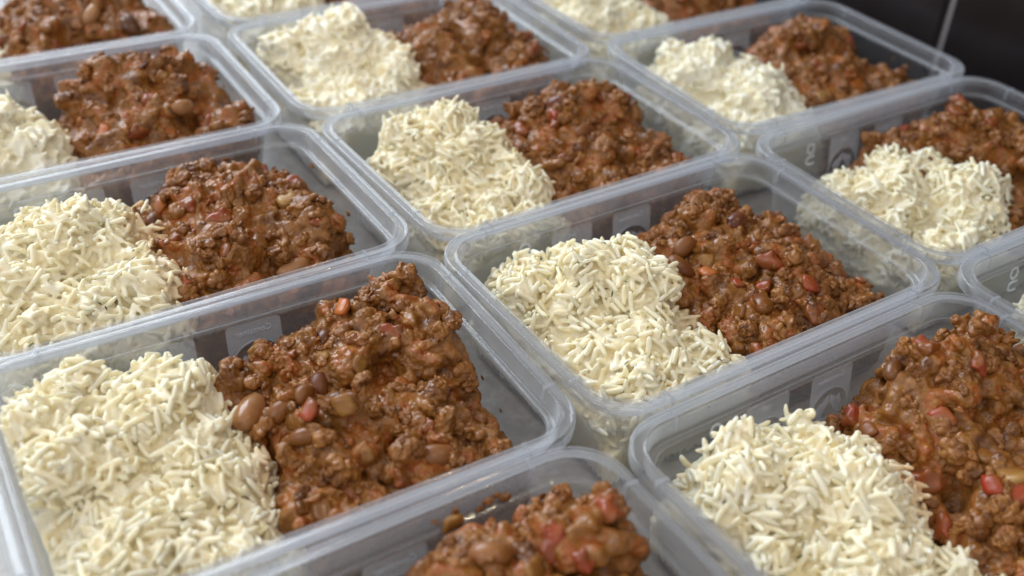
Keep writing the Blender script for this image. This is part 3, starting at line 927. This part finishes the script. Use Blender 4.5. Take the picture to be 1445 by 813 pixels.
for ki, key in enumerate(CONT):
    lvl = DETAIL.get(key, 1)
    rng = np.random.default_rng(100 + ki + {'c20': 50, 'c21': 60}.get(key, 0))
    f = Field(RICE[key], 40 + ki, [(28, 4.0), (14, 2.4)], 0, shift=SHIFT_R.get(key, -2), feet=[(-42, -36, 36, 26, -17), (-22, -36, 20, 24, -19)])
    FIELDS_R[key] = f
    t = thing('rice_portion', RICE_LABEL[key], 'rice', mat_of(key), 'portions of rice in the containers')
    clods = make_clods(f, rng, 6.5, 13.5, 11.0, -78, 30, sunk=0.42)
    ns = {3: 260, 2: 150, 1: 0}[lvl]
    pref = rng.standard_normal((len(clods[0]), 3))
    taken = {}
    layers = []
    for cand, lo, hi, tilt, gap, cross in ((4200, -2.3, -1.2, 0.25, 0.74, 0.0), (4800 if lvl > 1 else 2800, -0.9, 0.3, 0.40, 0.82, 0.55), (4800 if lvl > 1 else 1600, -0.6, 0.8, 0.52, 0.82, 0.66)):
        X, N, k = on_clods(clods, rng, cand)
        d = pref[k] / np.linalg.norm(pref[k], axis=1, keepdims=True) + rng.normal(0, 0.8, X.shape)
        d -= N * (d * N).sum(1, keepdims=True); d /= np.linalg.norm(d, axis=1, keepdims=True) + 1e-9
        d += N * rng.normal(0, tilt, (len(d), 1)); d /= np.linalg.norm(d, axis=1, keepdims=True)
        X = X + N * rng.uniform(lo, hi, len(X))[:, None]
        hl = rng.normal(4.0, 0.85, len(X)).clip(2.0, 5.6); rad = rng.normal(1.21, 0.12, len(X)).clip(0.9, 1.55)
        R1 = frames(d, N, rng)
        X = clamp_in_tub(X, R1, hl)
        kp = pack(X, d, hl, rad, gap, taken, cross)
        layers.append((X[kp], R1[kp], hl[kp], rad[kp]))
    C1, R1b, N1 = scatter_grains(f, rng, 1500, (-2.8, -0.4), 0.35)
    C2, R2, N2 = wall_grains(f, rng, {3: 600, 2: 500, 1: 300}[lvl])
    C2 = np.concatenate([C1, C2]); R2 = np.concatenate([R1b, R2])
    hl2 = rng.normal(3.9, 0.7, len(C2)).clip(2.4, 5.2); rad2 = rng.normal(1.27, 0.1, len(C2))
    C2 = clamp_in_tub(C2, R2, hl2)
    kp = pack(C2, R2[:, :, 0], hl2, rad2, 0.8, taken, 0.6)
    layers.append((C2[kp], R2[kp], hl2[kp], rad2[kp]))
    C_, Rf, hl, rad = (np.concatenate([l[i] for l in layers]) for i in range(4))
    # the grains nearest the lens side of the heap's top become objects of their own
    top_n = len(layers[0][0]) + np.arange(len(layers[1][0]) + len(layers[2][0]))
    own = rng.permutation(top_n)[:ns]
    rest = np.setdiff1d(np.arange(len(C_)), own)
    obj('rice_grains_packed', rice_mass('rice_grains_packed', f, clods, (C_[rest], Rf[rest], hl[rest], rad[rest]), rng, {3: 0.00044, 2: 0.00053, 1: 0.00078}[lvl]), M_RICE, t, kind='stuff', split=SPLIT.get(key, -8) * MM)
    for i in own:
        g = obj('rice_grain', grain_meshes[int(i) % len(grain_meshes)], M_GRAIN, t)
        M = Matrix(Rf[i].tolist()).to_4x4()
        M.translation = Vector(C_[i]) * MM
        g.matrix_local = M @ Matrix.Diagonal((hl[i], rad[i], rad[i], 1))
    # chopped herb: thin curled flakes
    nh = 40
    C4, N4, k4 = on_clods(clods, rng, nh); nh = len(C4)
    C4 = C4 + N4 * rng.uniform(1.3, 2.2, (len(C4), 1))
    d4 = rng.standard_normal((nh, 3)); d4 -= N4 * (d4 * N4).sum(1, keepdims=True)
    R4 = frames(d4, N4, rng)
    R4 = np.stack([R4[:, :, 0], np.cross(N4, R4[:, :, 0]), N4], -1)
    fv = np.array([(-1, 0, 0), (-.5, .5, .15), (.4, .6, .2), (1, .1, 0), (.3, -.5, .15), (-.6, -.45, .1),
                   (-1, 0, -.12), (-.5, .5, .03), (.4, .6, .08), (1, .1, -.12), (.3, -.5, .03), (-.6, -.45, -.02)])
    ff = [(0, 1, 5), (1, 4, 5), (1, 2, 4), (2, 3, 4)]
    ff = ff + [(a + 6, c + 6, b + 6) for a, b, c in ff] + [x for i in range(6) for x in ((i, (i + 1) % 6 + 6, (i + 1) % 6), (i, i + 6, (i + 1) % 6 + 6))]
    S = np.stack([rng.uniform(0.5, 1.6, nh), rng.uniform(0.35, 0.75, nh), np.ones(nh)], 1)
    W = np.einsum('nij,nvj->nvi', R4, fv[None] * S[:, None, :]) + C4[:, None, :]
    F = (np.array(ff)[None] + (np.arange(nh) * 12)[:, None, None]).reshape(-1, 3)
    obj('chopped_herb', np_mesh('chopped_herb', W.reshape(-1, 3) * MM, F, smooth=False), M_HERB, t, kind='stuff')

# ------------------------------------------------------------------ chilli
def chilli_mass(field, rng, voxel, key):
    # body
    bmsh = body_mesh('tmp', field, 3.2, step=3, shrink=2.0)
    nv = len(bmsh.vertices); co = np.empty(nv * 3, dtype=np.float32); bmsh.vertices.foreach_get('co', co)
    co = co.reshape(-1, 3) / MM
    # a column of overlapping lumps stands in for the body so that the remesh has closed shells only
    us, vs = np.meshgrid(np.arange(-76, 79, 5.0), np.arange(-52, 53, 5.0), indexing='ij')
    us = us.ravel(); vs = vs.ravel()
    z = field.z(us, vs); keep = z > FLOOR + 2; us, vs, z = us[keep], vs[keep], z[keep]
    C_ = []; S = []
    for u, v, zz in zip(us, vs, z):
        top_ = zz - 5.0; h = max(1.5, (top_ - FLOOR) / 2)
        C_.append((u, v, FLOOR + h + 0.2)); S.append((4.6, 4.6, h))
    bpy.data.meshes.remove(bmsh)
    clods = make_clods(field, rng, 5.5, 13.5, 10.5, -16, 78, sunk=0.42, pits=PITS.get(key, ()))
    n = 1900
    X, N, k = on_clods(clods, rng, n)
    uu = rng.uniform(-78, 78, 4000); vv = rng.uniform(-54, 54, 4000)
    kk = field.z(uu, vv) > FLOOR + 1; uu, vv = uu[kk][:900], vv[kk][:900]
    X = np.concatenate([X, np.stack([uu, vv, field.z(uu, vv) - 1.5], 1)]); N = np.concatenate([N, field.normal(uu, vv)])
    for a, b, c, d_ in PITS.get(key, ()):
        out = (np.hypot(X[:, 0] - a, X[:, 1] - b) > c * 0.85) | (X[:, 2] < field.z(X[:, 0], X[:, 1]) + 0.5)
        X, N = X[out], N[out]
    n = len(X)
    sauce = np.clip((Noise3(int(rng.integers(1e6)))(X, 19) + 0.04) * 6, 0, 1)     # 1 where sauce floods the crumbs
    r = rng.choice([1.1, 1.5, 2.1, 3.0, 4.6], n, p=[.16, .26, .27, .20, .11]) * rng.uniform(0.85, 1.15, n)
    P = X + N * (rng.uniform(-1.5, 0.9, n) - 1.3 * sauce)[:, None] + rng.normal(0, 0.5, (n, 3))
    SS = np.stack([r * rng.uniform(0.9, 2.1, n), r * rng.uniform(0.6, 1.2, n), r * rng.uniform(0.4, 1.0, n)], 1)
    uu = P[:, 0]
    C_ = C_ + [tuple(p) for p in clods[0]]; S = S + [tuple(q) for q in clods[1] - 0.5]
    gu, gv = np.meshgrid(np.arange(-76, 78, 2.8), np.arange(-52, 53, 2.8), indexing='ij'); gu = gu.ravel(); gv = gv.ravel()
    gz = field.z(gu, gv); kk = gz > FLOOR + 4; gu, gv, gz = gu[kk], gv[kk], gz[kk]
    sN = np.clip((Noise2(77)(gu, gv, 15) + 0.05) * 5, 0, 1)
    C_ = C_ + list(zip(gu, gv, gz - 6.6 + 1.6 * sN)); S = S + [(3.4, 3.4, 3.4)] * len(gu)
    nb = len(C_); big = np.array(C_), np.array(S)
    C_ = np.concatenate([big[0], P]); S = np.concatenate([big[1], SS])
    Rr = np.concatenate([np.repeat(np.eye(3)[None], nb - len(gu) - len(clods[0]), 0), clods[2], np.repeat(np.eye(3)[None], len(gu), 0), rand_rot(rng, len(uu))])
    # inside the tub
    rad = S[:, 0]
    ins = wall_inset(C_[:, 2]) + 1.0 + rad * 0.9
    C_[:, 0] = np.clip(C_[:, 0], -(L2 - ins), L2 - ins); C_[:, 1] = np.clip(C_[:, 1], -(W2 - ins), W2 - ins)
    V, F = lump_cloud(C_, S, Rr, low=True)
    ins = wall_inset(V[:, 2]) + 1.0
    V[:, 0] = np.clip(V[:, 0], -(L2 - ins), L2 - ins); V[:, 1] = np.clip(V[:, 1], -(W2 - ins), W2 - ins)
    V[:, 2] = np.clip(V[:, 2], FLOOR, None)
    return remeshed('mince_in_sauce', V, F, voxel, mince_disp(int(rng.integers(1e6)), 0.95, 0.45), smooth=4, thin=0.68, sauce=lambda P, n3=Noise3(int(rng.integers(1e6))): np.clip((n3(P, 13.0) + 0.10) * 6, 0, 1))

# piece meshes (unit sized, scaled per copy)
def piece_mesh(name, kind, seed):
    rng = np.random.default_rng(seed)
    if kind == 'bean':
        V = ICO_V.copy()
        x = V[:, 0]
        V = np.stack([x, V[:, 1] * 0.62 + 0.20 * x * x - 0.05, V[:, 2] * 0.55], 1)
        V *= 1 + 0.20 * Noise3(seed)(V, 0.5)[:, None] + 0.012 * rng.standard_normal((len(V), 1))
        F = ICO_F
    elif kind == 'chunk':                    # a torn, folded lump
        n = 7
        C_ = rng.normal(0, 0.75, (n, 3)) * np.array([1.4, 0.9, 0.4]); S = rng.uniform(1.0, 2.0, (n, 3)) * np.array([1.2, 0.9, 0.6])
        V, F = lump_cloud(C_, S, rand_rot(rng, n))
        return remeshed(name, V, F, 0.00042, mince_disp(seed, 0.18, 0.9), smooth=5), 3.0
    elif kind == 'splash':
        V = ICO_V * np.array([1, 0.8, 0.28]); V *= (1 + 0.7 * Noise3(seed)(V, 0.7))[:, None]
        F = ICO_F
    elif kind == 'dice':
        p = 9.0
        V = ICO_V / (np.abs(ICO_V) ** p).sum(1, keepdims=True) ** (1 / p)
        V = V * np.array([1, 0.9, 0.42]) * 0.75
        V[:, 0] += 0.15 * V[:, 1]; V[:, 2] += 0.22 * V[:, 0] ** 2
        V *= 1 + 0.30 * Noise3(seed)(V, 0.6)[:, None]
        F = ICO_F
    else:                                    # crumb: a cluster of granules
        n = 22
        C_ = rng.normal(0, 0.40, (n, 3)) * np.array([1.2, 0.9, 0.7]); S = rng.uniform(0.18, 0.5, (n, 1)) * np.ones((n, 3)) * rng.uniform(0.6, 1.5, (n, 3))
        V, F = lump_cloud(C_, S, rand_rot(rng, n))
        return remeshed(name, V * 3, F, 0.00040, mince_disp(seed, 0.7, 0.1), smooth=2), 3.0
    return np_mesh(name, V * MM, F), 1.0

CRUMBS = [piece_mesh('mince_crumb', 'crumb', 500 + i) for i in range(6)]
BEANS = [piece_mesh('kidney_bean', 'bean', 600 + i) for i in range(3)]
CHUNKS = [piece_mesh('tomato_chunk', 'chunk', 700 + i) for i in range(4)]
SPLASH = [piece_mesh('sauce_splash', 'splash', 870 + i) for i in range(3)]
DICES = [piece_mesh('pepper_piece', 'dice', 800 + i) for i in range(3)]
def with_mat(me_sc, mat, nm):
    me = me_sc[0].copy(); me.name = nm; me.materials.clear(); me.materials.append(mat); return me, me_sc[1]
KIND = {
 'kidney_bean': ([with_mat(b, M_KIDNEY, 'kidney_bean') for b in BEANS], (5.6, 7.2)),
 'brown_bean': ([with_mat(b, M_BROWNBEAN, 'brown_bean') for b in BEANS], (5.6, 7.2)),
 'sauce_splash': ([with_mat(b, M_CRUMB, 'sauce_splash') for b in SPLASH], (0.7, 2.0)),
 'butter_bean': ([with_mat(b, M_BUTTER, 'butter_bean') for b in BEANS], (7.0, 8.6)),
 'black_bean': ([with_mat(b, M_DARKBEAN, 'black_bean') for b in BEANS], (4.2, 5.2)),
 'tomato_chunk': ([with_mat(b, M_TOMATO, 'tomato_chunk') for b in CHUNKS], (4.5, 7.0)),
 'pepper_piece': ([with_mat(b, M_PEPPER, 'pepper_piece') for b in DICES], (3.2, 4.8)),
 'orange_pepper_piece': ([with_mat(b, M_ORANGE, 'orange_pepper_piece') for b in DICES], (3.2, 4.6)),
 'onion_piece': ([with_mat(b, M_ONION, 'onion_piece') for b in DICES], (3.2, 5.0)),
 'mince_crumb': ([with_mat(b, M_CRUMB, 'mince_crumb') for b in CRUMBS], (2.2, 3.9)),
}
def put_piece(t, kind, u, v, z, size, R3, rng, sink=0.0, squash=(1, 1, 1)):
    me, unit = KIND[kind][0][int(rng.integers(len(KIND[kind][0])))]
    o = obj(kind, me, None, t)
    M = Matrix(np.asarray(R3).tolist()).to_4x4(); M.translation = Vector((u, v, z)) * MM
    k = size / unit
    o.matrix_local = M @ Matrix.Diagonal((k * squash[0], k * squash[1], k * squash[2], 1))
    return o

CHILLI_LABEL = {
 'c11': 'tall chilli heap with dark hollows, a big beige bean and an orange pepper cube',
 'c21': 'chilli in the middle tub with several whole dark red kidney beans on its surface',
 'c12': 'broad chilli mound with a shiny pink-red tomato chunk on top',
 'c13': 'soft-focus chilli with a round tan bean, climbing the right wall of its tub',
 'c14': 'blurred chilli heap at the top left corner with a long dark bean in it',
 'c10': 'chilli at the bottom edge of the picture, beside the yellow onion square',
 'c20': 'chilli at the front right, wet sauce and a black bean at its peak',
 'c22': 'chilli in the tub directly behind the middle tub, lilac sheen on its lumps',
 'c23': 'blurred chilli to the right of the pointed rice peak',
 'c24': 'sliver of blurred chilli at the top edge between the two rear tubs',
 'c31': 'smooth-lumped chilli at the right edge behind the block-shaped rice heap',
 'c32': 'blurred chilli in the bluish tub beside the dark tiled wall',
 'c33': 'sliver of blurred chilli at the top edge beside the dark wall',
}
# pieces set by hand: kind, u, v, half length, heading in degrees, lift over the surface as a share of the half length
PIECES = {
 'c11': [('butter_bean', -3, 10, 9.5, 245, .40), ('orange_pepper_piece', 40, 34, 4.4, 30, .4), ('kidney_bean', 31, 32, 5.5, 70, .1), ('kidney_bean', 20, 10, 5.4, 250, .10),
         ('kidney_bean', 12, 1, 4.8, 220, .1), ('pepper_piece', 9, -9, 4.6, 20, .25), ('black_bean', 4, -15, 5.0, 160, .15), ('onion_piece', 17, -19, 4.6, 250, .2),
         ('brown_bean', 3, 2, 5.6, 200, .05), ('onion_piece', 0, -40, 5.0, 255, .2), ('tomato_chunk', 66, -17, 5.0, 40, 0), ('brown_bean', 40, -39, 7.0, 340, .05), ('tomato_chunk', 16, 25, 4.2, 230, .15)],
 'c21': [('kidney_bean', 40, 19, 6.6, 20, .2), ('kidney_bean', 2, 8, 6.6, 300, .15), ('kidney_bean', 9, 15, 6.0, 200, .15), ('onion_piece', 12, 7, 6.0, 320, .2), ('kidney_bean', 13, -27, 7.4, 60, .25),
         ('pepper_piece', 37, -29, 4.6, 250, .2), ('kidney_bean', 43, -31, 5.4, 40, .2), ('kidney_bean', 63, -21, 6.0, 300, .1), ('kidney_bean', 59, -15, 6.2, 30, .1), ('pepper_piece', 16, -11, 3.2, 80, .2),
         ('pepper_piece', 66, -31, 3.6, 10, .25), ('orange_pepper_piece', 9, 0, 4.4, 90, .15), ('tomato_chunk', 32, -13, 6.5, 290, 0)],
 'c20': [('tomato_chunk', 30, 33, 7.0, 260, .15), ('black_bean', 20, 36, 5.6, 200, .3), ('tomato_chunk', 0, 1, 7.6, 330, .05), ('pepper_piece', 18, 12, 5.0, 250, .1), ('pepper_piece', 10, -15, 4.4, 40, .2),
         ('pepper_piece', 13, -22, 4.8, 350, .2), ('onion_piece', 17, -17, 6.0, 250, .1), ('onion_piece', 20, -5, 4.6, 280, .05), ('pepper_piece', 2, 27, 4.0, 70, .15)],
 'c10': [('tomato_chunk', 66, 25, 6.0, 260, .15), ('brown_bean', 30, 31, 7.0, 330, .2), ('tomato_chunk', 47, 26, 6.5, 20, .05), ('onion_piece', 38, 20, 4.5, 200, .1), ('brown_bean', 24, 22, 6.0, 290, .15)],
 'c12': [('tomato_chunk', 23, -1, 6.6, 350, .25), ('butter_bean', 40, -35, 7.4, 15, .1), ('pepper_piece', 16, -25, 4.2, 30, .15), ('pepper_piece', 10, 0, 4.6, 340, .1), ('onion_piece', 34, -17, 5.0, 60, .15),
         ('orange_pepper_piece', 6, 26, 4.4, 20, .2), ('kidney_bean', 2, 21, 6.0, 60, .15), ('tomato_chunk', -3, -28, 6.5, 260, .1), ('onion_piece', 52, -1, 6.0, 15, .1), ('tomato_chunk', 56, 18, 6.0, 300, .1)],
 'c13': [('butter_bean', 45, -23, 6.4, 10, .25), ('orange_pepper_piece', 8, -21, 4.4, 45, .2)],
 'c14': [('black_bean', 53, -33, 8.6, 285, .25), ('tomato_chunk', 14, -29, 6.6, 15, .15), ('butter_bean', 72, -12, 7.5, 80, .1), ('butter_bean', 36, -20, 7, 50, .1)],
 'c22': [('kidney_bean', 26, -4, 6.4, 20, .15), ('kidney_bean', 29, 22, 6.6, 330, .15), ('tomato_chunk', 6, 20, 6.0, 70, .1), ('pepper_piece', 45, -26, 4.6, 30, .2), ('tomato_chunk', 12, -11, 5.0, 80, .1)],
 'c31': [('pepper_piece', 26, 26, 5.2, 80, .3), ('tomato_chunk', 44, 16, 6.0, 20, .1)],
 'c32': [('kidney_bean', 62, -30, 6.4, 20, .15), ('orange_pepper_piece', 26, -32, 6.0, 20, .1), ('tomato_chunk', 0, 14, 5.0, 40, .1)],
 'c23': [('tomato_chunk', 62, -30, 6.4, 50, .2)],
}
# hollows between the clumps: u, v, radius, depth
PITS = {'c11': [(33, -1, 9, 34), (43, 5, 6, 26), (17, 3, 5, 12), (31, -26, 5, 12), (24, 6, 5, 12), (52, -20, 4, 10)],
        'c12': [(62, -30, 6, 12), (44, -44, 7, 10), (30, -30, 6, 10)], 'c20': [(8, -8, 7, 12), (26, -28, 7, 12), (36, 12, 5, 8)],
        'c21': [(20, -40, 8, 6), (4, -4, 5, 5)], 'c13': [(52, -18, 6, 8)]}
for ki, key in enumerate(CHILLI):
    lvl = DETAIL.get(key, 1)
    rng = np.random.default_rng(900 + ki)
    f = Field(CHILLI[key], 300 + ki, [(22, 3.4), (11, 2.6)], 0, shift=SHIFT_C.get(key, -2.5), pits=PITS.get(key, ()), feet=[(18, -34, 30, 28, -17), (48, -34, 28, 26, -19), (40, 30, 36, 26, -14)])
    FIELDS_C[key] = f
    t = thing('chilli_portion', CHILLI_LABEL[key], 'chilli', mat_of(key), 'portions of chilli in the containers')
    vox = {3: 0.00064, 2: 0.00078, 1: 0.00104}[lvl]
    if key == 'c10': vox = 0.00064
    mass = obj('mince_in_sauce', chilli_mass(f, rng, vox, key), M_MINCE, t, kind='stuff')
    nvm = len(mass.data.vertices)
    mco = np.empty(nvm * 3, dtype=np.float32); mass.data.vertices.foreach_get('co', mco); mco = mco.reshape(-1, 3) / MM
    def surface(u, v):
        near = mco[(np.abs(mco[:, 0] - u) < 1.5) & (np.abs(mco[:, 1] - v) < 1.5)]
        return float(near[:, 2].max()) - 0.3 if len(near) else float(f.z(u, v))
    def lay(kind, u, v, size, deg, lift, wob):
        z = surface(u, v)
        zs = [surface(u + 4, v), surface(u - 4, v), surface(u, v + 4), surface(u, v - 4)]
        nn = np.array([-(zs[0] - zs[1]) / 8, -(zs[2] - zs[3]) / 8, 1.0]); nn[:2] = np.clip(nn[:2], -1.2, 1.2); nn /= np.linalg.norm(nn)
        a = math.radians(deg)
        d = np.array([math.cos(a), math.sin(a), 0]); d -= nn * d.dot(nn); d /= np.linalg.norm(d)
        d = d + nn * wob; d /= np.linalg.norm(d)
        y = np.cross(nn, d); y /= np.linalg.norm(y); zz = np.cross(d, y)
        p = np.array([u, v, z]) + nn * lift * size
        put_piece(t, kind, *p, size, np.stack([d, y, zz], -1), rng)
    for kind, u, v, size, deg, lift in PIECES.get(key, ()):
        lay(kind, u, v, size, deg, lift - (0.14 if kind == 'butter_bean' else 0.36), rng.normal(0, 0.12))
    hand = key in ('c11', 'c21', 'c20', 'c12', 'c10')
    cnt = {3: {'mince_crumb': 70}, 2: {'mince_crumb': 90, 'kidney_bean': 1, 'tomato_chunk': 6, 'pepper_piece': 4, 'onion_piece': 4},
           1: {'mince_crumb': 60, 'kidney_bean': 1, 'tomato_chunk': 6, 'pepper_piece': 3, 'onion_piece': 2}}[3 if hand else lvl]
    if hand: cnt.update({'tomato_chunk': 6, 'onion_piece': 4, 'pepper_piece': 1})
    for kind, n in cnt.items():
        k = 0; tries = 0
        while k < n and tries < 4000:
            tries += 1
            u = rng.uniform(-14, 77); v = rng.uniform(-50, 50); z = float(f.z(u, v))
            if z < FLOOR + 6: continue
            lo, hi = KIND[kind][1]
            size = rng.uniform(lo, hi) * (1.0 if kind == 'mince_crumb' else 0.8)
            ins = float(wall_inset(z)) + size + 1
            if abs(u) > L2 - ins or abs(v) > W2 - ins: continue
            if kind != 'mince_crumb' and any(abs(u - q[1]) + abs(v - q[2]) < 12 for q in PIECES.get(key, ())): continue
            lay(kind, u, v, size, rng.uniform(0, 360), {'mince_crumb': -0.42}.get(kind, -0.30), rng.normal(0, 0.25))
            k += 1
    for _ in range(9):        # splashes of sauce dried on the inside of the walls
        z = rng.uniform(-24, -9); size = rng.uniform(0.6, 1.9); ins = float(wall_inset(z)) + 0.35
        if rng.random() < 0.6:
            put_piece(t, 'sauce_splash', rng.uniform(27, 70), W2 - ins, z, size, np.array([[1, 0, 0], [0, 0, -1], [0, 1, 0]], float), rng)
        else:
            put_piece(t, 'sauce_splash', L2 - ins, rng.uniform(-44, 44), z, size, np.array([[0, 0, -1], [1, 0, 0], [0, 1, 0]], float), rng)
    if key == 'c10':          # bits clinging to the inside of the back wall
        for kind, u, z, size in (('onion_piece', 31, -5.5, 4.2), ('mince_crumb', 33, 0 - 2.5, 0.9), ('mince_crumb', 44, -4, 1.3), ('mince_crumb', 47, -3, 1.0), ('mince_crumb', 50, -5.5, 1.5), ('mince_crumb', 41, -6, 1.0), ('mince_crumb', 26, -3.4, 0.8)):
            vw = W2 - (5.3 if z > -6.2 else 8.3) - 0.42 * size * 0.75 - 0.5
            put_piece(t, kind, u, vw, z, size, np.array([[1, 0, 0], [0, 0, -1], [0, 1, 0]], float) @ np.array([[1, 0, 0], [0, 1, 0], [0, 0, 1]], float), rng)
